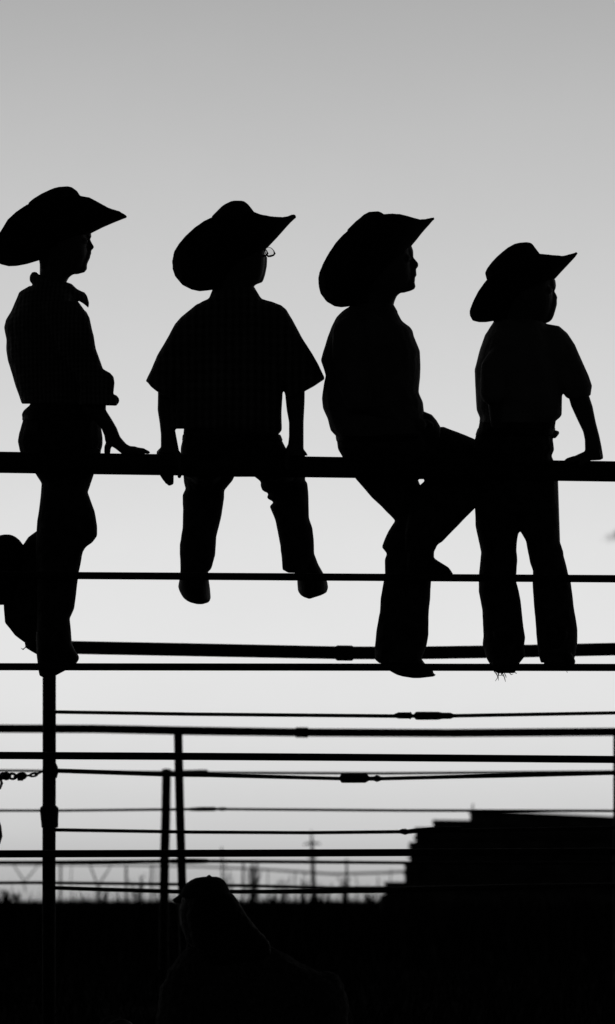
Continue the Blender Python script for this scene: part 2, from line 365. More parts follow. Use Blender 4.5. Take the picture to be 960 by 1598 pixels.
c1 = cc('cable', [(-236, 1200, 1.4), (68, 1203.2, 1.4), (330, 1206, 1.5), (600, 1207, 1.5), (960, 1204, 1.4), (1200, 1202, 1.4)], 'cable')
c2 = cc('cable', [(-236, 1265, 1.3), (0, 1265, 1.3), (90, 1265, 1.3), (280, 1263, 1.4), (330, 1262.5, 1.4), (620, 1264.8, 1.4), (960, 1265.5, 1.5), (1200, 1265, 1.4)], 'cable')
mb = MB(); lump(mb, YC, [(292, 1263, 1.4), (298, 1263, 2.6), (311, 1262.7, 3.4), (334, 1262.5, 3.4), (339, 1262.5, 2), (346, 1262.5, 3), (352, 1262.5, 2.6), (356, 1262.5, 1.4)]); mb.build('turnbuckle', MT['steel'], c2)
c3 = cc('cable', [(-236, 1347, 2.2), (60, 1346, 2.2), (260, 1344, 2.1), (330, 1344, 2.1), (640, 1346.5, 1.8), (960, 1347, 1.8), (1200, 1347, 1.8)], 'cable')
mb = MB(); lump(mb, YC, [(262, 1344, 2), (268, 1344, 3.6), (300, 1343.7, 4.2), (322, 1343.8, 3.6), (330, 1344, 2)]); mb.build('turnbuckle', MT['steel'], c3)
cc('cable', [(-236, 1379, 1.8), (60, 1377.5, 1.8), (280, 1380, 1.8), (420, 1383, 1.9), (520, 1386, 2.2), (700, 1385, 2), (1200, 1381, 2)], 'cable')
adopt(fc)
# short gate post with a stub rail
YD = 18.0; gp = empty('gate_post', W(258, HY, YD)); gp.location.z = 0
tag(gp, 'short capped post just left of the slim leaning post', 'post')
curve('shaft', [(260, 1204, 7), (259, 1270, 7.2), (257, 1340, 7.3), (256, 1400, 7.5), (256, 1524, 7.5), (256, 1560, 7.5)], gp, 'post', YD)
curve('cap', [(260, 1206.5, 7.2), (260, 1204, 8.2), (260, 1201, 7.4), (260, 1199.5, 3)], gp, 'steel', YD, fine=2)
curve('pipe_stub', [(255, 1207, 4), (290, 1206.5, 5), (322, 1206.2, 5.4), (326, 1207, 2.5)], gp, 'steel', YD, fine=4)
adopt(gp)
# ------------------------------------------------------------------ bleachers
bl = empty('bleachers', W(760, HY, 44)); bl.location.z = 0
tag(bl, 'dark stepped timber bleachers rising at the lower right behind the fences', 'bleachers')
def slab(name, x0, y0, y1, Ya, Yb, parent, xr=1500, drop=0.0, ov=0.0):
    """long block from photo column x0 rightwards, top row y0, bottom row y1, between distances Ya and Yb"""
    mb = MB(); L = W(x0, y0, Ya); R = W(xr, y0, Ya); zb = W(x0, y1, Ya).z if y1 else 0.0
    mb.box((L.x, Ya, zb), (R.x, Yb, L.z))
    n = len(mb.v)
    for i in range(n-8, n):
        if mb.v[i].x > L.x+1: mb.v[i] = mb.v[i]-Vector((0, 0, drop*(R.x-L.x)))
    return mb.build(name, MT['wood'], parent)
tiers = [(601, 1376, 42.0), (632, 1346, 42.7), (640, 1314, 43.4), (649, 1291, 44.1), (677, 1279, 44.8), (735, 1263.5, 45.5)]
for i, (x, y, Y) in enumerate(tiers):
    dr = 0.0 if i < 4 else (0.012 if i == 4 else 0.046)
    for a in (0.02,): slab('riser', x+2, y+4, None, Y+0.05, Y+0.72, bl, drop=dr)
    slab('seat_board', x, y, y+4.2, Y, Y+0.66, bl, drop=dr)
for x, y, Y in ((680, 1285, 44.75), (651, 1299, 44.05), (647, 1305, 44.0), (638, 1321, 43.35), (641, 1328, 43.32), (637, 1336, 43.3), (635, 1354, 42.65), (631, 1361, 42.62), (633, 1368, 42.6), (604, 1384, 41.95), (599, 1391, 41.9)):
    slab('foot_board', x, y, y+random.uniform(2.5, 4.5), Y-0.05, Y+0.4, bl, drop=random.uniform(-.002, .004))
slab('riser', 596, 1396, None, 41.4, 42.1, bl)
for o in bl.children: 
    for p in o.data.polygons: p.use_smooth = False
mb = MB(); mb.tube([W(737, 1275, 45.8), W(738, 1258, 45.8), W(738, 1254, 45.8)], 0.012, 8); mb.build('rail_stub', MT['wood'], bl)
adopt(bl)
# ------------------------------------------------------------------ far corral fence, pole and bare shrubs
YE = 62.0; fe = empty('corral_fence', W(300, HY, YE)); fe.location.z = 0
tag(fe, 'faint distant corral fence with thin posts and cross braces on the horizon', 'fence')
ec = lambda name, pts: curve(name, [(x, y, q*0.72) for x, y, q in pts], fe, 'wood', YE, fine=4)
ec('rail', [(-40, 1348, 1.9), (60, 1349, 1.9), (200, 1350, 2), (300, 1352, 2), (400, 1356, 2.2), (520, 1364, 2.6), (600, 1362, 2.6), (700, 1356, 2.3), (800, 1352, 2)])
for x, y, r in ((95, 1348, 2.4), (112, 1350, .9), (197, 1352, 2.6), (237, 1348, 2.2), (244, 1352, 1.2), (346, 1322, 1.8), (352, 1340, 1.2), (380, 1345, 2.3), (402, 1342, 2.0), (418, 1358, 1.0), (461, 1362, 1.3), (541, 1340, 2.4), (556, 1366, .9), (590, 1368, 1.2), (610, 1356, 1)):
    ec('post', [(x, y, r), (x+random.uniform(-1, 1), 1375, r), (x, HY+36, r*1.1)])
for q in ([(20, 1348, 1.2), (36, 1372, 1.6), (40, 1392, 1.2)], [(60, 1350, 1.2), (40, 1374, 1.6)], [(140, 1349, 1.6), (150, 1375, 1.8), (158, 1392, 1)], [(174, 1350, 1.2), (160, 1372, 1.8), (148, 1392, 1)]):
    ec('brace', q)
adopt(fe)
up = MB(); Yp = 120
curve_pts = [(486, 1296, 1.2), (487, 1316, 2.2), (488, 1340, 3.0), (489, 1370, 3.6), (489, HY+18, 4)]
po = empty('utility_pole', W(488, HY, Yp)); po.location.z = 0
tag(po, 'slim distant pole with a small crossarm standing on the horizon between the fences', 'pole')
curve('shaft', curve_pts, po, 'wood', Yp, fine=4); curve('crossarm', [(474, 1318, 1.2), (488, 1315, 2), (500, 1317, 1.3)], po, 'wood', Yp, fine=3)
curve('crossarm', [(480, 1338, 1.2), (488, 1337, 2), (496, 1338, 1.3)], po, 'wood', Yp, fine=3)
adopt(po)
def shrub(px_, top, wpx, Y, label, n=9, lean=0.0):
    mb = MB(); base = W(px_, HY, Y); base.z = 0; H = W(px_, top, Y).z; wd = wpx*Y/F
    for i in range(n):
        dx = random.uniform(-1, 1)*wd + lean*wd; dy = random.uniform(-1, 1)*wd; h = H*random.uniform(.7, 1)
        p0 = base; p1 = base+Vector((dx*.3, dy*.3, h*.5)); p2 = base+Vector((dx*.65, dy*.6, h*.8)); p3 = base+Vector((dx, dy, h))
        mb.tube([p0, p1, p2, p3], [0.016, 0.012, 0.008, 0.003], 6)
        for k in range(5):
            t = random.uniform(.45, .95); q = p1.lerp(p3, (t-.45)*1.8); e = q+Vector((random.uniform(-.45, .45)*wd, random.uniform(-.4, .4)*wd, random.uniform(.05, .3)*h*.6))
            mb.tube([q, q.lerp(e, .5)+Vector((0, 0, .01)), e], [0.010, 0.007, 0.003], 5)
    tag(mb.build('bare_shrub', MT['twig']), label, 'shrub', 'bare shrubs along the horizon')
shrub(394, 1345, 16, 48, 'tallest tangled bare shrub on the horizon, right of the capped figure', 10)
shrub(474, 1360, 14, 46, 'leaning twiggy shrub just left of the slim distant pole', 7, .5)
shrub(503, 1372, 20, 50, 'low spreading bare shrub at the foot of the slim distant pole', 12)
shrub(578, 1378, 13, 50, 'small bare shrub beside the lowest step of the bleachers', 9)
shrub(425, 1380, 12, 52, 'low thin bare shrub between the tall tangled one and the pole', 8)
shrub(352, 1352, 14, 54, 'thin upright bare shrub between the leaning post and the tall tangled one', 7)
shrub(445, 1366, 11, 56, 'small wispy bare shrub left of the leaning twiggy one', 6)
shrub(540, 1362, 15, 55, 'loose open bare shrub midway between the slim pole and the bleachers', 7)
shrub(215, 1362, 14, 54, 'loose bare shrub left of the capped post, tallest on that side', 7)
shrub(158, 1376, 12, 50, 'low bare shrub under the cross braces, left of the capped post', 8)
shrub(12, 1388, 22, 30, 'dense low bush at the far left edge of the horizon', 40)
# ------------------------------------------------------------------ person sitting on the ground
fg = Fig(7.35)
def ground_dz(): return 0
k_ = 7.35/8
body = MB(); fp = Fig(7.35)
fp.rows(body, [(1374, 305, 340, 0, 20), (1385, 290, 352, 0, 34), (1400, 284, 360, 0, 38), (1425, 284, 362, 0, 38), (1445, 288, 356, 0, 34), (1462, 296, 346, 0, 26), (1470, 302, 344, 2, 22), (1500, 300, 346, 4, 22)])
fp.rows(body, [(1490, 285, 400, 4, 26), (1510, 275, 450, 4, 40), (1540, 262, 480, 4, 42), (1600, 254, 470, 0, 46), (1680, 250, 470, -10, 50), (1715, 250, 465, -10, 46)])

for sx, kx in ((245, 180), (430, 520)):
    fp.chain(body, [(sx, 1690, 10, 30), (kx, 1610, 110, 24), (kx+(20 if kx < 300 else -30), 1700, 190, 17)]); fp.chain(body, [(kx+(20 if kx < 300 else -30), 1706, 190, 14), (kx, 1712, 250, 11)])
for sx, ex_, hx in ((276, 262, 240), (500, 520, 490)):
    fp.chain(body, [(sx, 1535, 4, 18), (ex_, 1620, 30, 15), (hx, 1630, 110, 10)])
    for q in range(4): fp.chain(body, [(hx-10+7*q, 1630, 112, 4.2), (hx-10+7*q, 1634, 126, 3.8), (hx-10+7*q, 1640, 134, 3.2)])
    fp.chain(body, [(hx+12, 1628, 106, 4.4), (hx+19, 1632, 120, 3.6)])
pm = body.build('person', MT['skin'], vox=0.004, sm=3)
tag(pm, 'dim figure in a cap with long hair, sitting low on the ground before the fence', 'person')
mb = MB(); fp.rows(mb, [(1368, 318, 338, -2, 14), (1370, 305, 345, -2, 24), (1374, 297, 350, -2, 33), (1382, 288, 355, -2, 38), (1392, 282, 359, -2, 41), (1400, 279, 362, -2, 42)])
fp.pair(mb, [(286, 1392, 292, 1404, 20, 26), (276, 1399, 284, 1408, 34, 24), (268, 1405, 276, 1410, 44, 16)]); fp.chain(mb, [(326, 1369, 0, 2.6), (326.5, 1367, 0, 2.6)])
cap = mb.build('cap', MT['felt'], pm, vox=0.003, sm=1)
mb = MB(); fp.pair(mb, [(300, 1396, 362, 1394, -22, 26), (292, 1410, 371, 1405, -22, 28), (290, 1430, 383, 1425, -24, 28), (294, 1450, 398, 1445, -26, 26), (300, 1470, 412, 1460, -28, 24), (312, 1490, 421, 1471, -30, 20), (330, 1510, 424, 1490, -32, 12)])
fp.rows(mb, [(1392, 286, 356, 2, 42), (1420, 280, 360, 2, 43), (1445, 282, 362, 0, 40), (1466, 290, 360, -2, 34), (1480, 300, 350, -4, 28)])
mb.build('hair', MT['hair'], pm, vox=0.0036, sm=2, disp=0.006, dsize=0.012)
mb = MB(); fp.sides(mb, [(290, 1478), (276, 1496), (262, 1515), (252, 1540), (246, 1570), (242, 1600), (242, 1700)],
    [(425, 1478), (440, 1486), (470, 1503), (494, 1515), (515, 1522), (530, 1535), (540, 1548), (545, 1566), (545, 1600), (535, 1700)],
    [(1478, 2, 24), (1500, 4, 42), (1530, 4, 52), (1600, 0, 58), (1700, -10, 62)])
fp.chain(mb, [(508, 1545, 6, 30), (522, 1620, 30, 24), (498, 1630, 95, 17)]); fp.chain(mb, [(272, 1548, 26, 24), (262, 1620, 50, 22), (240, 1630, 105, 16)])
mb.build('jacket', MT['jacket'], pm, vox=0.0045, sm=1, disp=0.01, dsize=0.03)
mb = MB()
for sx, kx in ((245, 180), (430, 520)): fp.chain(mb, [(sx, 1690, 6, 38), (kx, 1612, 110, 30), (kx+(20 if kx < 300 else -30), 1695, 188, 22)])
mb.build('jeans', MT['denim'], pm, vox=0.005, sm=2, disp=0.006)
for kx in (200, 490): mb = MB(); fp.chain(mb, [(kx, 1696, 186, 20), (kx, 1708, 196, 18), (kx, 1712, 256, 13)]); mb.build('shoe', MT['leather'], pm, vox=0.004)

# ------------------------------------------------------------------ the four boys (all sit facing the arena, heads turned right)
def boot_away(f, cx, ytop, wtop, dzt, wide, ysole, heel, toe=95, tilt=0):
    """boot seen from behind: shaft, foot pointing away, heel block hooked over the rail"""
    mb = MB()
    f.rows(mb, [(ytop, cx-wtop, cx+wtop, dzt, wtop+2), (ysole-32, cx-wide, cx+wide, dzt-1, wide+4), (ysole-16, cx-wide, cx+wide, dzt+4, wide+8), (ysole-8, cx-wide+1, cx+wide-1, dzt+6, wide+9)])
    f.chain(mb, [(cx, ysole-22, dzt, wide-2), (cx+tilt, ysole-19, dzt+45, wide-3), (cx+tilt*2, ysole-15, dzt+toe, wide-9)])
    for h in heel: f.rows(mb, h)
    return mb
def finish(root, shirt, jeans, boots, hat, hatband, sm_, hair):
    pass
GB = 'boys in cowboy hats sitting on the fence'
class Boy:
    def __init__(s, label, shirtmat):
        s.f = Fig(Y0); s.body = MB(); s.shirt = MB(); s.jeans = MB(); s.boots = []; s.hat = MB(); s.band = MB(); s.hair = MB(); s.belt = MB(); s.label = label; s.sm = shirtmat; s.extra = []
    def done(s):
        r = s.body.build('person', MT['skin'], vox=VB, sm=1); tag(r, s.label, 'person', GB)
        s.shirt.build('shirt', MT[s.sm], r, vox=VC, sm=1, disp=0.0022, dsize=0.05)
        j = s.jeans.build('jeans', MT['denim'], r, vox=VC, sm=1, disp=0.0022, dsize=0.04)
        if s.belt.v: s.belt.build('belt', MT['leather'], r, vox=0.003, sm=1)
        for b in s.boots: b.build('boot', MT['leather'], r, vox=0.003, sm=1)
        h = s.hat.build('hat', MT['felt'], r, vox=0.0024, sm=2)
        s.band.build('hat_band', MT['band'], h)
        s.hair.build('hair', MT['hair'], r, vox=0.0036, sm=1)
        for nm, mb, m, vx in s.extra: mb.build(nm, MT[m], r, vox=vx, sm=1)
        return r
def ear(f, mb, x, y, dz, s=1):
    f.chain(mb, [(x+3, y-7, dz, 2.6), (x-3, y-8, dz*1.04, 2.8), (x-6, y-2, dz*1.06, 2.8), (x-4, y+5, dz*1.04, 2.6), (x+1, y+10, dz, 2.6)])
    f.chain(mb, [(x, y-4, dz*.98, 3.5), (x, y+4, dz*.98, 3)])

# ---- boy 1 (left edge)
b = Boy('boy at far left in long wide-brimmed hat and turned-up collar, one leg folded back', 'shirtA'); f = b.f
D1 = 20
f.rows(b.body, [(318, 85, 118, D1, 18), (328, 73, 130, D1, 30), (342, 63, 137, D1, 37), (358, 60, 138, D1, 39), (372, 59, 136, D1, 38), (388, 60, 137, D1, 36), (398, 61, 137, D1, 34), (410, 62, 133, D1, 30), (418, 62, 131, D1, 26), (425, 62, 126, D1, 23), (429, 62, 113, D1, 22), (433, 62, 108, D1, 22), (440, 61, 104, D1, 22), (470, 55, 108, D1, 26)])
f.rows(b.body, [(355, 110, 143, D1, 20), (366, 110, 142.4, D1, 18), (370, 110, 143, D1, 16), (373, 112, 140.5, D1, 9), (379, 112, 143.5, D1, 7), (385, 112, 147, D1, 8), (388, 112, 146, D1, 8), (391, 112, 142.3, D1, 9), (396, 110, 142.8, D1, 14), (399, 110, 141, D1, 14), (402, 110, 141, D1, 14), (408, 110, 138, D1, 15), (413, 110, 136, D1, 15), (420, 110, 136, D1, 14), (425, 108, 132, D1, 12), (428, 104, 121, D1, 10)])
for e in (-1, 1): f.chain(b.body, [(128, 376, D1+e*20, 6), (132, 376, D1+e*17, 5)]); ear(f, b.body, 97, 382, D1+e*36)
torsoL = [(46, 446), (30, 455), (24, 470), (17, 486), (9, 499), (6, 511), (10, 530), (10, 547), (12, 562), (19, 585), (24, 602), (34, 630)]
torsoR = [(112, 446), (118, 458), (120, 473), (125, 478.5), (135, 486.5), (140, 496), (144, 515), (147, 525), (150, 550), (154, 562), (160, 575), (161, 600), (160, 630)]
dep1 = [(446, D1, 34), (462, D1, 54), (490, D1, 64), (560, D1, 60), (630, D1, 52)]
f.sides(b.shirt, torsoL, torsoR, dep1); f.sides(b.body, torsoL, torsoR, dep1, ins=7)
# collar: stand at the nape and long front point
f.chain(b.shirt, [(60, 445, D1-24, 6), (53, 436, D1-18, 7), (54, 430, D1, 7.5), (53, 436, D1+18, 7), (60, 445, D1+24, 6)])
f.pair(b.shirt, [(60, 428, 64, 456, D1, 26), (84, 438, 80, 462, D1, 30), (104, 440, 100, 468, D1, 30), (112, 443, 112, 468, D1, 28), (120, 451, 119, 468, D1, 24), (128, 455, 125, 470.5, D1, 20), (132, 456.5, 131, 474, D1, 16), (136, 462, 135, 477.5, D1, 12), (139, 472, 138.3, 481, D1, 8)], ex=3)
# near sleeve + arm
f.pair(b.shirt, [(60, 470, 122, 470, -34, 16), (70, 500, 140, 495, -40, 24), (90, 550, 150, 545, -44, 27), (118, 590, 161, 576, -46, 27), (124, 606, 172, 582, -46, 26), (128, 615, 177.5, 588, -46, 25), (130, 622, 179, 597, -46, 25), (132, 628, 177.5, 613, -46, 25)])
f.pair(b.shirt, [(124, 612, 182, 616.5, -46, 24), (122, 630, 183, 631.5, -46, 25), (123, 632, 182, 633, -46, 24)], ex=3.5)
f.chain(b.shirt, [(178, 624.5, -46, 8.3), (177, 624.5, -46, 8.3)])
f.pair(b.body, [(80, 500, 130, 500, -36, 14), (120, 590, 160, 585, -42, 16), (128, 622, 166, 622, -40, 17), (128, 640, 165.5, 640, -38, 16), (145, 655, 175, 655, -34, 15), (158, 668, 182.5, 668, -26, 13), (163, 680, 187, 680, -18, 11), (164, 688, 191.5, 688, -12, 11), (168, 694, 197, 694, -6, 12)])
f.pair(b.body, [(168, 693, 187, 681, -6, 11), (180, 700, 197, 692.5, -2, 15), (190, 708, 203, 696, 0, 19), (202, 712, 211, 696.5, 0, 20), (216, 711, 218, 699, 0, 17)])
for q, (z, xe, yd) in enumerate(((-17, 226, 4), (-6, 233.5, 0.5), (5, 231, 0), (15, 224, 3))):
    f.chain(b.body, [(200, 702.5, z*.8, 4.6), (214, 702+yd*.5, z, 4.3), (224, 703.2+yd, z, 4.0), (xe-2, 705.5+yd, z, 2.8)])
f.chain(b.body, [(182, 686, -10, 6.5), (172, 690, -14, 6.5), (168, 698, -12, 5.4), (167.5, 706, -10, 5)])
# hidden far arm
f.pair(b.shirt, [(55, 480, 110, 480, 74, 16), (60, 540, 112, 540, 84, 22), (75, 600, 125, 600, 84, 22), (85, 622, 130, 622, 80, 22)])
f.chain(b.body, [(85, 500, 76, 17), (95, 600, 82, 16), (118, 660, 60, 12), (132, 700, 16, 10)]); 
for q in range(4): f.chain(b.body, [(130+q*6, 700, 14, 4), (136+q*6, 704, -4, 3.8), (138+q*5, 714, -18, 3.4)])
f.chain(b.body, [(128, 699, 20, 4.5), (120, 706, 10, 4)])
# pelvis and legs
pL = [(47, 626), (47, 632), (37, 640), (34, 647), (36, 656), (30, 676), (28, 689), (31, 704), (42, 722), (55, 739), (65, 754)]
pR = [(158, 626), (160, 633), (157, 640), (156, 650), (158.5, 668), (160.5, 682), (160, 695), (157, 707), (152, 725), (147, 740), (140, 760)]
dpp = [(626, D1, 50), (660, D1+4, 56), (700, 34, 52), (730, 50, 42), (770, 56, 38)]
f.sides(b.jeans, pL, pR, dpp); f.sides(b.body, pL, pR, dpp, ins=6)
f.pair(b.belt, [(35, 646, 156, 646, D1+2, 55), (34.5, 656, 157, 656, D1+2, 56)], ex=2.3)
lL = [(55, 739), (65, 754), (63, 782), (58, 814), (57, 828), (56, 860), (58, 900), (58, 950), (57, 1000), (57, 1021)]
lR = [(147, 740), (137, 768), (142, 782), (148, 798), (152, 820), (152, 836), (144, 847), (134, 854), (129, 862), (127, 876), (124, 890), (122, 904), (116, 950), (109, 965), (111, 985), (112, 1002), (113, 1016)]
dl = [(739, 54, 40), (800, 50, 40), (840, 46, 38), (900, 34, 33), (960, 26, 30), (1020, 20, 28)]
f.sides(b.jeans, lL, lR, dl); f.sides(b.body, lL, lR, dl, ins=8)
# folded-back leg
f.pair(b.jeans, [(76, 770, 130, 776, 110, 30), (61, 826, 135, 840, 116, 34), (44, 838, 120, 900, 118, 34), (36, 850, 90, 960, 116, 32), (22, 870, 62, 1000, 112, 30), (14, 885, 40, 1004, 108, 27), (8, 896, 24, 992, 104, 24), (5, 930, 8, 972, 100, 20)])
f.pair(b.body, [(76, 776, 130, 780, 110, 26), (66, 840, 120, 850, 114, 26), (50, 880, 90, 940, 114, 24), (25, 900, 50, 980, 108, 20), (0, 880, 20, 940, 100, 16)], ins=2)
mb = MB(); f.sides(mb, [(-10, 838), (-17, 844), (-24, 860), (-26, 900), (-20, 944)], [(25, 838), (31, 843), (37, 851), (38, 880), (30, 920), (22, 944.5)], [(836, 100, 18), (850, 100, 26), (944, 100, 28)])
f.rows(mb, [(834, 6, 15, 100, 8), (835.5, -1, 20, 100, 14), (838, -10, 25, 100, 20)]); b.boots.append(mb)
# rough hem threads + front boot
mb = MB(); f.sides(mb, [(56, 985), (57, 1021), (60, 1046), (62, 1055.5), (67, 1057)], [(110, 985), (113, 1006), (118, 1016), (123.5, 1024), (123.5, 1029), (119, 1036), (109, 1043), (99, 1048), (86, 1055), (74, 1057)], [(985, 20, 22), (1015, 18, 24), (1040, 18, 22), (1057, 18, 16)]); b.boots.append(mb)
f.sides(b.jeans, [(38, 1000), (40, 1011), (57, 1021)], [(70, 1000), (80, 1011), (90, 1021)], [(1000, 60, 24), (1021, 44, 20)])
for q in ([(41, 1008), (38, 1012), (34, 1013)], [(40, 1010), (36, 1014), (33, 1011)]):
    mb = MB(); mb.tube([f.P(x, y, 50) for x, y in q], [.0014, .0012, .0007], 5); b.extra.append(('loose_thread', mb, 'denim', None))
# hat: brim pairs from back to front tip
f.brim(b.hat, [(-10, 385, -7, 398, 10), (-6, 371, -3, 409, 34), (0, 361, 2, 412.5, 55), (12, 341, 14, 415.5, 72), (25, 329, 26, 415, 84), (37, 321, 42, 412, 92), (60, 308, 60, 406.5, 98), (80, 305, 82, 396, 100), (100, 303, 100, 386, 100), (124, 304, 122, 374, 98), (140, 307, 143, 363.5, 90), (155, 315, 160, 355, 76), (170, 323.5, 175, 348.5, 58), (187, 329, 189, 342.8, 36), (194, 333.5, 195, 340.5, 22), (197.5, 338, 198, 339.6, 8)], dz=D1)
f.pair(b.hat, [(58, 372, 138, 350, D1, 44), (50, 345, 136, 335, D1, 43), (42, 325, 133, 320, D1, 41), (45, 316, 128, 309, D1, 38), (52, 310, 124, 303.5, D1, 34), (65, 302, 120.5, 298, D1, 28), (78, 296, 115, 294, D1, 22), (84, 293.5, 112, 292, D1, 18), (92, 291.5, 106, 290.6, D1, 10)], ex=2.3)
f.pair(b.band, [(53.5, 356, 139, 343, D1, 46), (47.5, 340, 137.5, 332, D1, 45)])
f.rows(b.hair, [(350, 57, 90, D1, 40), (375, 57, 88, D1, 39), (400, 60, 82, D1, 34), (412, 62, 76, D1, 26), (420, 63.5, 72, D1, 18)])
b.done()

# ---- boy 2 (second from left, glasses)
b = Boy('boy in spectacles and boxy shirt, second from left, both hands planted on the rail', 'shirtB'); f = b.f; D = 12
f.rows(b.body, [(335, 352, 392, D, 20), (345, 343, 404, D, 32), (360, 336, 412, D, 39), (375, 334, 414, D, 40), (385, 334, 414, D, 39), (395, 334, 413, D, 38), (401, 335, 414, D, 37), (415, 337, 413.5, D, 34), (428, 338, 411, D, 30), (436, 338, 408, D, 27), (441, 338, 405, D, 25), (446, 339, 397, D, 24), (452, 340, 396, D, 25), (475, 338, 398, D, 28)])
f.rows(b.body, [(399, 395, 415.5, D+6, 12), (402, 395, 417.2, D+6, 14), (415, 392, 416.7, D+6, 16), (428, 390, 414.2, D+5, 14), (436, 390, 411.7, D+4, 12), (440.5, 388, 409.5, D+4, 10), (444, 385, 400, D, 10)])
f.rows(b.body, [(388, 398, 413, D+22, 6), (396, 400, 413.5, D+30, 7), (402, 400, 414, D+30, 8), (406, 400, 413, D+26, 6)])
for e in (-1, 1): ear(f, b.body, 372, 392, D+e*37)
f.chain(b.body, [(404, 385, D-8, 6), (407, 386, D-8, 5)])
tL = [(331, 453), (326, 465.6), (314, 471), (298, 482), (288, 491), (284, 520), (276, 560), (266, 600), (264, 640), (264, 669)]
tR = [(398, 448), (407.5, 466.5), (423, 470), (439, 476), (444, 484), (446, 520), (444, 560), (442, 600), (441, 621), (439.4, 643), (440, 668), (440, 670)]
dep = [(453, D, 28), (466, D, 34), (480, D, 44), (520, D, 54), (600, D, 56), (669, D, 54)]
f.sides(b.shirt, tL, tR, dep); f.sides(b.body, tL, tR, dep, ins=8)
f.rows(b.shirt, [(664, 288, 440, D, 52), (672, 289, 439.5, D, 50), (678, 289, 434.5, D, 46)])
f.pair(b.shirt, [(331.5, 452, 397, 447, D, 29), (326, 466, 408, 466, D, 33)], ex=2.2)
# sleeves: from the shoulder flaring out to wide hems
f.pair(b.shirt, [(308, 474, 330, 520, D, 36), (298, 482, 318, 545, D, 40), (282.5, 494.7, 306, 575, D, 40), (273, 505.6, 300, 590, D, 40), (257.5, 534, 292, 600, D, 39), (245, 555.6, 284, 607, D, 38), (235.6, 577.5, 276, 612, D, 37), (227.5, 594.7, 268, 628, D, 36)], ex=2.6)
f.pair(b.shirt, [(255, 560, 300, 600, D, 30), (247, 600, 290, 640, D, 28), (256, 612, 288, 668, D, 20)], ex=2.4) if False else None
f.sides(b.shirt, [(228, 594), (235.6, 604), (246, 612)], [(290, 594), (290, 604), (290, 612)], [(594, D, 34), (612, D, 30)])
f.pair(b.shirt, [(425, 472, 405, 520, D, 36), (439, 476, 420, 540, D, 40), (447, 483, 428, 570, D, 40), (456, 498, 436, 590, D, 40), (470, 524, 442, 605, D, 39), (485.6, 549, 450, 615, D, 38), (498, 571, 462, 614, D, 37), (506.5, 588, 476, 609, D, 36), (506.5, 592, 490, 601, D, 34)], ex=2.6)
f.sides(b.shirt, [(440, 590), (441, 605), (445, 613), (446, 619)], [(506, 590), (506, 592.5), (492, 601.6), (475, 611), (460, 619)], [(590, D, 34), (619, D, 28)])
# arms
aL = [(246, 600), (246.5, 615), (246, 640), (249, 659), (251, 677.5), (251, 698), (246, 707)]
aR = [(276, 600), (274, 640), (273, 668), (276.5, 687), (279.8, 704), (280, 707)]
f.sides(b.body, aL, aR, [(600, D, 15), (660, D, 13), (690, 4, 11), (707, 0, 12)]); f.chain(b.body, [(296, 525, D, 14), (264, 600, D, 14)])
aL2 = [(444, 600), (445.5, 621), (447.5, 640), (451, 659), (451, 681), (449.7, 693), (446, 700), (447, 711)]
aR2 = [(476, 600), (475.6, 627.5), (474, 659), (474, 701), (479, 707), (481, 712)]
f.sides(b.body, aL2, aR2, [(600, D, 15), (660, D, 13), (690, 4, 12), (712, 0, 14)]); f.chain(b.body, [(432, 525, D, 14), (460, 600, D, 14)])
# left hand: palm over the rail, four fingers down its far side, thumb on the near side
f.chain(b.body, [(257, 704, 0, 8), (271, 706, 0, 8)])
for x0, x1, ye in ((248, 257.5, 748), (254, 260.5, 752), (260, 264.5, 755), (265.5, 268, 753.5)):
    f.chain(b.body, [(x0+4, 704, 4, 5), (x0+1, 706, 16, 4.6), (x0, 718, 23, 4.3), (x0+2, 735, 23, 4.1), (x1, ye, 17, 3.4)])
f.chain(b.body, [(274, 704, -2, 5), (278, 708, -16, 4.6), (280, 722, -22, 4.2), (281, 736, -21, 3.8), (280, 743.5, -18, 3.2)])
for x0 in (450, 457, 464, 471): f.chain(b.body, [(x0, 707, 4, 5), (x0+1, 708, 16, 4.6), (x0+1, 720, 23, 4.2), (x0+1, 734, 22, 3.6)])
f.chain(b.body, [(455, 707, -2, 5), (449, 709, -16, 4.4), (447, 720, -21, 4), (449, 730, -20, 3.4)])
# pelvis sits on the rail, thighs run away from us, shins hang down the far side
f.sides(b.jeans, [(288, 664), (287, 671), (286, 681), (282.5, 696), (282, 708), (284, 725), (289, 744)], [(438, 664), (434.7, 677.5), (446, 699), (458, 712), (466, 728), (472, 745)], [(664, D, 48), (690, 16, 55), (712, 30, 50), (745, 60, 44)])
f.rows(b.body, [(660, 296, 430, D, 42), (700, 292, 438, 18, 46), (722, 300, 440, 34, 36)])
f.rows(b.belt, [(678, 285, 438, D+1, 52), (688, 284, 442, D+2, 54)])
for x0, x1 in ((322, 318), (425, 452)):
    f.chain(b.jeans, [(x0, 716, 40, 34), (x1, 728, 110, 33), (x1, 752, 150, 31)]) if x0 < 400 else f.chain(b.jeans, [(x0+5, 724, 40, 25), (x1, 730, 110, 26), (x1+2, 756, 150, 22)])
    f.chain(b.body, [(x0, 718, 40, 27), (x1, 730, 110, 25), (x1, 760, 150, 20), (x1, 860, 156, 14)])
legd = [(740, 140, 40), (770, 152, 36), (830, 154, 30), (893, 150, 26)]
f.sides(b.jeans, [(289, 740), (289, 751.6), (292.5, 757), (284.7, 772), (285.6, 794), (285, 825), (280.6, 850), (281.6, 893)], [(368, 740), (366, 744), (363, 750), (350, 765.6), (349.7, 778), (345.6, 806), (338, 837.5), (336, 865.6), (330, 887.5), (324.7, 893)], legd)
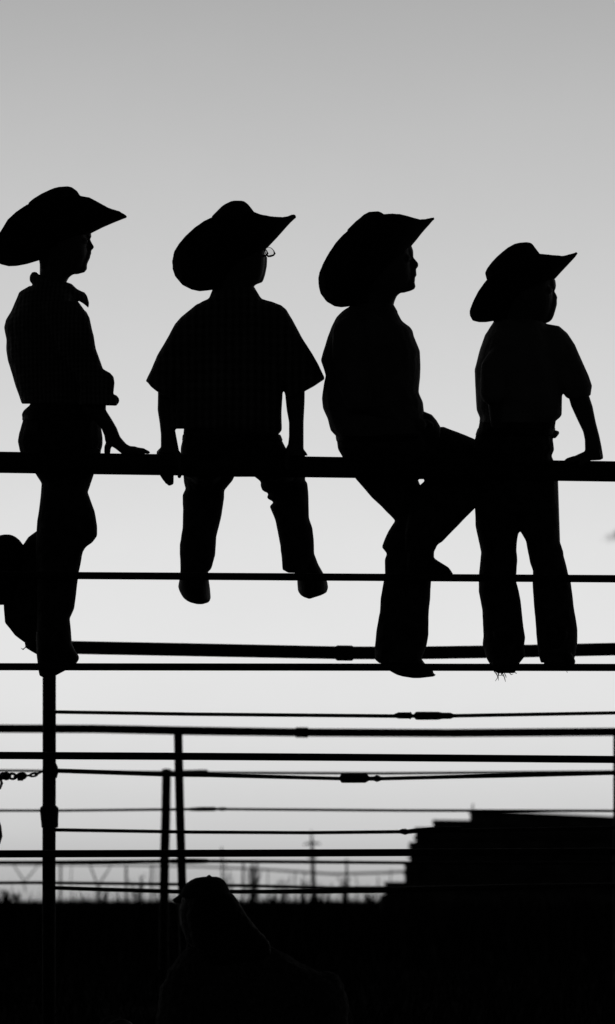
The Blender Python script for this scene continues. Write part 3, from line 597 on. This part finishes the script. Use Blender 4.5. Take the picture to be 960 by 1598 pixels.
f.sides(b.jeans, [(394, 740), (398, 744.7), (407.5, 751.6), (406.5, 757), (409, 765), (413, 768), (426, 768.5), (418, 772), (416.5, 777), (420, 780), (429, 782), (421, 790), (430, 812.5), (434.7, 837.5), (438, 853), (439.5, 870), (441, 889), (450, 894)], [(472, 740), (472, 746), (480, 753), (481.6, 775), (482.5, 809), (488, 825), (490, 844), (491, 866), (493, 880), (490, 894)], legd)
mb = MB(); f.sides(mb, [(284, 870), (281, 895), (280, 904.7), (278, 915.6), (280, 922), (283, 928), (287, 934), (292.5, 938), (300, 941.5), (308, 943)], [(326, 870), (325, 895), (326, 904.7), (328, 919), (329, 933), (327.5, 938), (324, 941), (316, 943)], [(870, 150, 20), (905, 158, 34), (920, 172, 52), (935, 176, 54), (943, 176, 40)]); b.boots.append(mb)
mb = MB(); f.sides(mb, [(452, 860), (458, 890), (464, 903), (464, 910), (465, 922), (468, 927), (471, 930), (476, 933), (482, 934.5)], [(489, 860), (497, 881), (505, 895), (511, 908), (512.3, 917), (509.7, 925), (499, 930), (490, 932.5), (484, 934.5)], [(860, 150, 19), (900, 158, 34), (915, 170, 48), (925, 172, 52), (934, 172, 40)]); b.boots.append(mb)
# glasses
g_ = MB()
def rim(cz, sc=1.0):
    R_ = [(413.9, 390.5), (415.6, 387), (419.5, 385.6), (424, 387.4), (427.2, 391), (428.8, 395.6), (427, 398.2), (422.5, 399.6), (418.6, 400), (415.2, 396.5), (413.8, 393)]
    return [f.P(x - (0 if cz > D else 11), y, cz) for x, y in R_]
rr = [0.0011, 0.0008, 0.0008, 0.0009, 0.0012, 0.0028, 0.0026, 0.003, 0.003, 0.0016, 0.0012, 0.0011]
R1, R2 = rim(D+26), rim(D-14)
g_.tube(R1+[R1[0]], rr, 8); g_.tube(R2+[R2[0]], rr, 8)
g_.tube([R1[0], f.P(412, 390, D+12), R2[4]], 0.0009, 6)
g_.tube([f.P(429.3, 395.5, D+27), f.P(429.5, 396.5, D+27)], 0.0019, 8)
g_.tube([R1[10], f.P(412, 392, D+39), f.P(395, 390, D+41), f.P(372, 388, D+40)], 0.001, 6); g_.tube([R2[0], f.P(401, 391, D-34), f.P(390, 390, D-41), f.P(372, 388, D-40)], 0.001, 6)
glm = g_
# hat
f.brim(b.hat, [(270, 405, 271, 420, 12), (273, 390, 275, 432, 34), (280, 378, 286, 445, 55), (290, 366, 300, 452, 72), (303, 354, 312, 454.5, 84), (318, 343.5, 331, 452.5, 94), (334, 336, 350, 438, 99), (352, 334, 368, 424, 100), (372, 332, 388, 410, 100), (394, 328.5, 404, 398, 96), (406, 333, 418, 385.5, 88), (421, 336, 430, 373, 72), (432, 337, 439, 363, 56), (441, 337.6, 447, 354, 42), (450, 336.2, 453, 347.5, 28), (456, 333.6, 459, 342, 16), (461.2, 334.4, 462, 339.5, 9)], dz=D)
f.pair(b.hat, [(338, 402, 414, 374, D, 44), (332, 375, 411, 355, D, 43), (328, 350, 406, 340, D, 41), (331, 337, 397, 331, D, 37), (339, 329, 394, 327, D, 32), (346, 322, 388.5, 320, D, 25), (351, 318.5, 386, 317.5, D, 20), (360, 314.2, 381.5, 314.2, D, 12), (365, 313, 377, 313, D, 7)], ex=2.3)
f.pair(b.band, [(334, 388, 415, 366, D, 46), (331, 374, 412.5, 355, D, 45)])
f.rows(b.hair, [(370, 332, 372, D, 41), (400, 333, 366, D, 40), (425, 336, 360, D, 33), (442, 333, 352, D, 24), (452, 331, 352, D, 22), (458, 331, 352, D, 20)])
r2 = b.done()
go = glm.build('glasses', MT['frame'], r2)
for R_ in (R1, R2):
    lm = MB(); c = sum(R_, Vector())/len(R_); lm.v = list(R_)+[p+Vector((0.0004, 0.0006, 0)) for p in R_]; n = len(R_)
    lm.f = [tuple(range(n))[::-1], tuple(range(n, 2*n))] + [(i, (i+1) % n, n+(i+1) % n, n+i) for i in range(n)]
    lm.build('lens', MT['lens'], go)

# ---- boy 3
b = Boy('boy third from left leaning back with one knee crossed sideways over the other leg', 'shirtC'); f = b.f; D = 16
f.rows(b.body, [(350, 575, 615, D, 20), (358, 568, 628, D, 31), (370, 560, 638, D, 38), (385, 556, 641, D, 40), (400, 556, 640, D, 39), (415, 558, 642, D, 37), (430, 560, 643, D, 34), (442, 562, 641, D, 30), (450, 564, 638, D, 26), (455, 565, 630, D, 24), (458, 566, 624, D, 23), (462, 566, 619.5, D, 23), (470, 566, 616, D, 23), (478, 566, 614, D, 24), (495, 566, 612, D, 26)])
f.rows(b.body, [(380, 620, 641, D, 20), (384, 620, 642.5, D, 20), (391, 620, 645, D, 18), (397, 620, 645.3, D, 15), (402, 620, 645.3, D, 9), (406, 620, 649, D, 7), (411, 620, 653, D, 8), (416, 620, 653, D, 9), (419.5, 620, 649.6, D, 10), (424, 620, 649.8, D, 13), (430, 620, 650.4, D, 13), (433, 620, 647.6, D, 13), (436, 620, 648, D, 13), (441, 620, 647.3, D, 13), (447, 620, 648.7, D, 13), (451, 618, 647, D, 12), (454, 615, 641, D, 11), (457, 612, 630, D, 10)])
for e in (-1, 1): f.chain(b.body, [(634, 403, D+e*20, 6), (637, 403, D+e*17, 5)]); ear(f, b.body, 598, 408, D+e*37)
tL = [(552, 474), (546, 478), (535, 485), (525, 495), (517.5, 510), (511, 527.5), (504, 550), (501, 562.5), (505, 575), (508, 586), (505, 600), (502.5, 622), (504, 637.5), (511, 653), (516, 672), (525, 681), (527, 684)]
tR = [(614, 474), (619, 484), (622.5, 491), (627, 500.5), (634, 506), (640, 510), (644, 516), (646, 525), (652.5, 540), (655.6, 548), (656.6, 575), (654, 612.5), (660.6, 628), (662, 641), (662, 684)]
dep = [(474, D, 26), (490, D, 40), (512, D, 56), (550, D, 64), (620, D, 62), (684, D, 56)]
f.sides(b.shirt, tL, tR, dep); f.sides(b.body, tL, tR, dep, ins=8)
f.pair(b.shirt, [(552, 474, 613, 473, D, 28), (546, 486, 621, 486, D, 34)])
for e in (-1, 1):
    z = D+e*62
    f.chain(b.shirt, [(545, 520, D+e*50, 26), (545, 560, z, 27), (560, 620, z, 25)])
    f.chain(b.body, [(548, 530, D+e*50, 17), (562, 625, z, 16), (615, 652, D+e*44, 12), (640, 660, D+e*30, 11)])
    f.chain(b.body, [(640, 660, D+e*30, 11), (655, 663, D+e*24, 11)])
    for q in range(4): f.chain(b.body, [(655, 657+q*3, D+e*26-e*q*6, 4.6), (667, 659+q*3, D+e*20-e*q*6, 4.2), (674, 663+q*3, D+e*14-e*q*6, 3.4)])
    f.chain(b.body, [(648, 656, D+e*14, 4.8), (660, 656, D+e*6, 4)])
f.pair(b.body, [(655, 640, 650, 690, D+6, 16), (662, 642, 664, 690, D+8, 20), (674, 647, 672, 690, D+8, 20), (681.6, 656, 680, 690, D+8, 16), (687.5, 666, 686, 690, D+8, 10)])
f.sides(b.jeans, [(525, 676), (526, 690), (527, 700), (534, 712.5), (545, 733), (555, 747)], [(664, 676), (670, 700), (680, 747)], [(676, D, 56), (700, 18, 60), (720, 26, 54), (747, 50, 44)])
f.rows(b.belt, [(680, 523.5, 664, D, 58), (689, 525, 666, D, 60)])
# crossed leg: thigh out to the right, shin back down-left (lies on the far side of the rail)
f.pair(b.jeans, [(650, 662, 600, 740, 30, 40), (675, 667, 640, 748, 44, 42), (692.5, 665.8, 668, 748, 52, 42), (710, 672.5, 690, 752, 60, 41), (739, 684, 715, 765, 70, 40), (757, 694, 738, 785, 76, 38), (770, 708, 752, 776, 78, 34), (778, 725, 766, 762, 78, 24)])
f.pair(b.jeans, [(772, 712, 750, 776, 78, 32), (752, 710, 745, 789, 78, 35), (700, 736, 743, 791.5, 74, 34), (665, 748, 710, 825, 66, 31), (655, 757, 691, 845, 60, 28), (640, 790, 683, 850, 55, 25), (632, 830, 678, 861, 48, 20), (632, 858, 677.5, 871, 42, 17)])
f.chain(b.body, [(600, 710, 40, 28), (740, 730, 76, 24), (690, 800, 66, 19), (655, 860, 44, 12)])
mb = MB(); f.sides(mb, [(636, 860), (634, 880), (636, 900), (640, 906)], [(677, 860), (677.5, 871), (690, 879), (700, 885), (704.5, 891), (707.5, 896), (707, 902), (700, 906)], [(860, 42, 18), (880, 34, 20), (896, 28, 18), (906, 26, 14)]); b.boots.append(mb)
# hanging leg
f.pair(b.jeans, [(534, 712, 600, 690, 40, 44), (555, 747, 650, 735, 62, 42), (580, 776, 652, 748, 80, 40), (595, 790, 656, 757, 88, 38), (617, 812.5, 670, 790, 96, 36), (612, 822, 680, 830, 98, 34), (606, 829, 680, 846, 98, 34)])
f.sides(b.jeans, [(617, 812.5), (606, 829), (601, 840), (595.8, 854), (604, 863.5), (600.7, 873), (601, 895), (594, 932.5), (592.5, 955), (588, 980), (585, 1007.5), (585, 1029), (592.5, 1035)], [(670, 812), (680, 840), (677, 860), (674, 890), (673, 909), (671, 940), (669, 962.5), (669, 990), (666, 1007.5), (658, 1029), (658, 1035)], [(812, 98, 34), (850, 92, 34), (900, 66, 30), (960, 40, 30), (1035, 26, 34)])
f.chain(b.body, [(585, 720, 50, 28), (640, 800, 92, 22), (632, 930, 58, 15), (625, 1010, 28, 13)])
mb = MB(); f.sides(mb, [(600, 990), (592, 1025), (594, 1036), (609, 1047.5), (619, 1053), (632.5, 1057), (645, 1058.3)], [(650, 990), (656, 1025), (663, 1035), (677, 1047), (675.6, 1050.2), (681, 1053), (680, 1055), (672.5, 1057), (655, 1058.3)], [(990, 26, 20), (1030, 26, 24), (1050, 28, 24), (1058.3, 28, 20)]); b.boots.append(mb)
f.brim(b.hat, [(498, 432, 499, 447, 12), (500, 422, 502, 459, 32), (506, 407, 511, 471, 54), (514, 392, 523, 478, 72), (524, 377, 533, 479.5, 84), (534, 366, 546, 478, 92), (548, 354, 566, 464, 98), (566, 344, 584, 448, 100), (584, 337, 602, 432, 100), (598, 333, 618, 414, 98), (612.5, 332, 631, 398, 92), (625, 333, 642, 383.5, 84), (636, 335.6, 650, 374, 72), (646, 338.6, 657, 365, 58), (655, 341.2, 664, 357, 44), (664, 340.7, 669.5, 351, 28), (671.5, 339.2, 674, 345.5, 15), (677.5, 340, 678, 341.2, 5)], dz=D)
f.pair(b.hat, [(562, 426, 638, 392, D, 44), (552, 400, 634, 372, D, 43), (542, 376, 628, 355, D, 41), (542, 358.5, 618, 345, D, 38), (548, 352.5, 607, 338, D, 33), (555, 345.5, 599, 334, D, 27), (562, 340, 597, 332.6, D, 22), (567.5, 335, 594.5, 331, D, 17), (576, 330.5, 590.5, 329.6, D, 10)])
f.pair(b.band, [(555.5, 413, 638.5, 383, D, 46), (549.5, 398, 636, 370, D, 45)])
f.rows(b.hair, [(390, 554, 596, D, 41), (420, 556, 588, D, 40), (445, 556, 582, D, 33), (462, 551, 578, D, 26), (476, 547, 576, D, 24), (484, 545, 576, D, 22)])
b.done()

# ---- boy 4
b = Boy('boy at far right in the smallest hat, one bare arm braced on the rail', 'shirtD'); f = b.f; D = 14
f.rows(b.body, [(400, 792, 835, D, 20), (410, 785, 850, D, 31), (420, 780, 860, D, 37), (435, 776, 863, D, 39), (450, 775, 862, D, 39), (465, 776, 864, D, 37), (480, 778, 863, D, 33), (490, 780, 860, D, 30), (498, 781, 856, D, 27), (504, 782, 848, D, 26), (512, 782, 840, D, 28), (530, 780, 840, D, 30)])
f.rows(b.body, [(432, 845, 864, D, 22), (438, 845, 867, D, 20), (446, 845, 868, D, 17), (451, 845, 867, D, 12), (454.5, 845, 865.2, D, 8), (459, 845, 868, D, 8), (464, 845, 870, D, 10), (468, 845, 869.3, D, 12), (475, 845, 869.4, D, 14), (484, 842, 867, D, 14), (492.5, 840, 864.5, D, 13), (498, 838, 862, D, 12), (502, 836, 858, D, 11), (505, 832, 851, D, 10)])
for e in (-1, 1): f.chain(b.body, [(855, 453, D+e*20, 6), (858, 453, D+e*17, 5)]); ear(f, b.body, 818, 458, D+e*37)
tL = [(774, 498), (771, 501), (757, 523), (749, 545), (740.6, 577.5), (741, 590), (742.5, 615), (744, 640), (749, 652), (748, 660)]
tR = [(845, 498), (853, 505), (858, 510), (868, 530), (874, 570), (877.4, 611), (877, 648), (874, 652), (867, 657.4), (866, 660)]
dep = [(498, D, 30), (510, D, 44), (530, D, 56), (570, D, 62), (620, D, 58), (660, D, 54)]
f.sides(b.shirt, tL, tR, dep); f.sides(b.body, tL, tR, dep, ins=8)
f.pair(b.shirt, [(830, 500, 800, 540, D, 30), (855, 505.5, 830, 570, D, 38), (872.5, 508.5, 845, 590, D, 38), (885, 519.5, 858, 600, D, 37), (897.5, 537.5, 868, 606, D, 34), (906, 557.5, 876, 611, D, 31), (917.5, 583, 881, 616, D, 28), (924, 602, 887, 622, D, 25)], ex=2.6)
f.sides(b.shirt, [(870, 596), (876, 606), (878, 612), (883, 619.5), (887, 622)], [(921, 596), (924, 602), (922.5, 612), (922, 617), (918, 619), (905, 622)], [(596, D, 27), (622, D, 24)])
f.chain(b.body, [(868, 540, D, 19), (900, 612, D, 16)])
f.sides(b.body, [(884, 606), (888, 622), (891, 633), (899, 650.6), (910, 673.7), (912.6, 686), (913, 703.5), (912, 716)], [(918, 606), (920, 619), (925, 634), (930, 659), (935.6, 680.4), (939, 697), (941.6, 713), (941, 718)], [(606, D, 16), (650, D, 14), (690, 4, 12), (718, 0, 13)])
f.pair(b.body, [(936, 700, 938, 718, 0, 13), (913, 704, 914, 719, 0, 16), (899, 710.3, 900, 720, 0, 17)])
for q, (z, dx) in enumerate(((-15, 4), (-5, 0), (5, 1), (14, 6))):
    f.chain(b.body, [(904, 714.5, z, 4.8), (894, 715.5+abs(z)*.15, z*1.1, 4.4), (886+dx, 717+abs(z)*.2, z*1.1, 3.6), (883+dx, 719+abs(z)*.2, z*1.1, 3)])
f.chain(b.body, [(924, 712, -10, 5.2), (914, 718, -18, 4.6), (906, 724, -20, 4)])
# left arm along the body down to the rail
f.chain(b.shirt, [(790, 548, D-36, 21), (772, 575, D-50, 22), (770, 612, D-52, 21)]); f.chain(b.body, [(790, 550, D-36, 15), (774, 620, D-48, 14), (778, 675, D-34, 11), (782, 700, -6, 10)])
for q in range(4): f.chain(b.body, [(770+q*7, 704, 0, 4.6), (771+q*7, 712, 18, 4.2), (771+q*7, 726, 22, 3.8)])
f.chain(b.body, [(786, 702, -6, 5), (793, 710, -18, 4.2)])
f.sides(b.jeans, [(750, 652), (746, 669.6), (741, 684), (738, 700), (738, 740), (740, 770), (741, 792), (742, 800)], [(868, 652), (866, 671), (863, 686), (865, 702), (861, 711.6), (866, 722), (870, 745), (871, 780), (872, 800)], [(652, D, 52), (700, 20, 56), (722, 32, 50), (745, 54, 42), (800, 74, 40)])
f.rows(b.body, [(640, 760, 858, D, 46), (700, 756, 852, 20, 46), (760, 756, 858, 58, 34)])
f.rows(b.belt, [(668, 745.5, 867, D, 55), (680, 741.5, 866, D+2, 56)])
mb = MB(); f.rows(mb, [(671.5, 856, 868, D, 12), (673, 856, 872.3, D, 13), (676, 856, 873.3, D, 13), (680, 856, 870.5, D, 13), (684, 856, 867, D, 12)]); b.extra.append(('belt_buckle', mb, 'buckle', 0.0025))
dl = [(790, 72, 40), (830, 88, 36), (862, 96, 34), (900, 80, 32), (960, 50, 32), (1035, 24, 36)]
f.sides(b.jeans, [(741, 790), (742, 820), (751, 862.5), (749, 877.5), (747.5, 896), (747, 922.5), (752.5, 950), (754.5, 992.5), (753, 1006), (759.5, 1027.5), (764, 1035), (767, 1042)], [(812, 790), (810.5, 826), (808, 839), (806, 857.5), (807.5, 875), (806, 896), (806, 909), (810, 922.5), (813, 940), (817.5, 980), (820, 994), (818.5, 1006), (820, 1024), (811, 1034.5), (808, 1042)], dl)
f.sides(b.jeans, [(806, 790), (810.5, 826), (821, 845), (824, 862.5), (827.5, 879), (832, 890), (831, 909), (832, 930), (836, 975), (840, 1020), (844, 1034)], [(871, 790), (873, 842.5), (879.5, 861), (880, 867.5), (887, 896), (891, 909), (896, 950), (901.5, 982.5), (901, 1006), (896, 1029), (896, 1034)], dl)
for xs_ in ((778, 778, 786), (845, 855, 868)): f.chain(b.body, [(xs_[0], 740, 50, 26), (xs_[1], 865, 96, 20), (xs_[2], 1005, 30, 13)])
mb = boot_away(f, 787, 985, 20, 22, 20, 1046, [[(1022, 766, 808, 8, 16), (1036, 767, 808, 6, 15), (1045, 768.5, 806.5, 4, 14), (1050.5, 776, 803, 4, 13)]]); b.boots.append(mb)
mb = boot_away(f, 869, 985, 20, 22, 20, 1042, [[(1018, 848, 892, 8, 16), (1032, 848, 898.5, 6, 15), (1040, 850, 896, 5, 14)]], tilt=6); b.boots.append(mb)
for q in ([(779, 1050), (777, 1057), (773, 1063)], [(778, 1049), (777.5, 1055), (778, 1062)], [(783, 1050), (786, 1053), (788, 1060), (789, 1064)], [(772, 1048), (776, 1054), (777, 1058)], [(785, 1050), (782, 1054), (778, 1054)], [(787, 1050), (789.5, 1055), (790, 1058)],
          [(781, 1049), (784, 1054), (787, 1056)], [(795, 1050), (798, 1053), (801, 1052)], [(803, 1049), (806, 1051), (807, 1050)], [(770, 1046), (773, 1050), (777, 1052)], [(884, 1046), (885.5, 1050)]):
    mb = MB(); mb.tube([f.P(x, y, 0) for x, y in q], [.0012]*(len(q)-1)+[.0006], 5); b.extra.append(('loose_thread', mb, 'denim', None))
f.brim(b.hat, [(734, 484, 734.5, 492, 10), (736, 476, 739, 500.5, 28), (740, 465, 748, 502.7, 46), (746, 453, 758, 502.7, 60), (753, 443, 773, 500.5, 72), (760, 434, 784, 492, 80), (774, 424, 798, 482, 84), (790, 414, 812, 472, 86), (808, 404, 828, 461, 86), (826, 396, 846, 449, 84), (841, 394.7, 857, 441, 78), (852, 395.6, 866, 435, 70), (864, 396.8, 875, 425, 56), (877.5, 398.2, 885, 414.5, 40), (886, 396.5, 891, 408, 26), (894, 394.3, 897, 401.5, 14), (900, 392.8, 901, 395.5, 5)], dz=D)
f.pair(b.hat, [(776, 468, 860, 436, D, 44), (766, 450, 857, 424, D, 43), (759, 434.5, 852, 412, D, 42), (757, 426, 847, 403, D, 40), (760, 419, 841.5, 394.5, D, 38), (767.5, 409, 838, 390, D, 34), (775, 401, 835, 386, D, 29), (784, 393, 832.5, 382.5, D, 23), (792.5, 386.3, 830, 379.8, D, 18), (803, 380.5, 827, 378.5, D, 12), (811, 378.6, 822, 377.8, D, 7)])
f.pair(b.band, [(772, 463, 860, 434, D, 46), (766, 449, 857.5, 421, D, 45)])
f.rows(b.hair, [(440, 773, 815, D, 41), (465, 774, 808, D, 40), (485, 775, 800, D, 33), (498, 771, 792, D, 26), (506, 769, 792, D, 22)])
b.done()
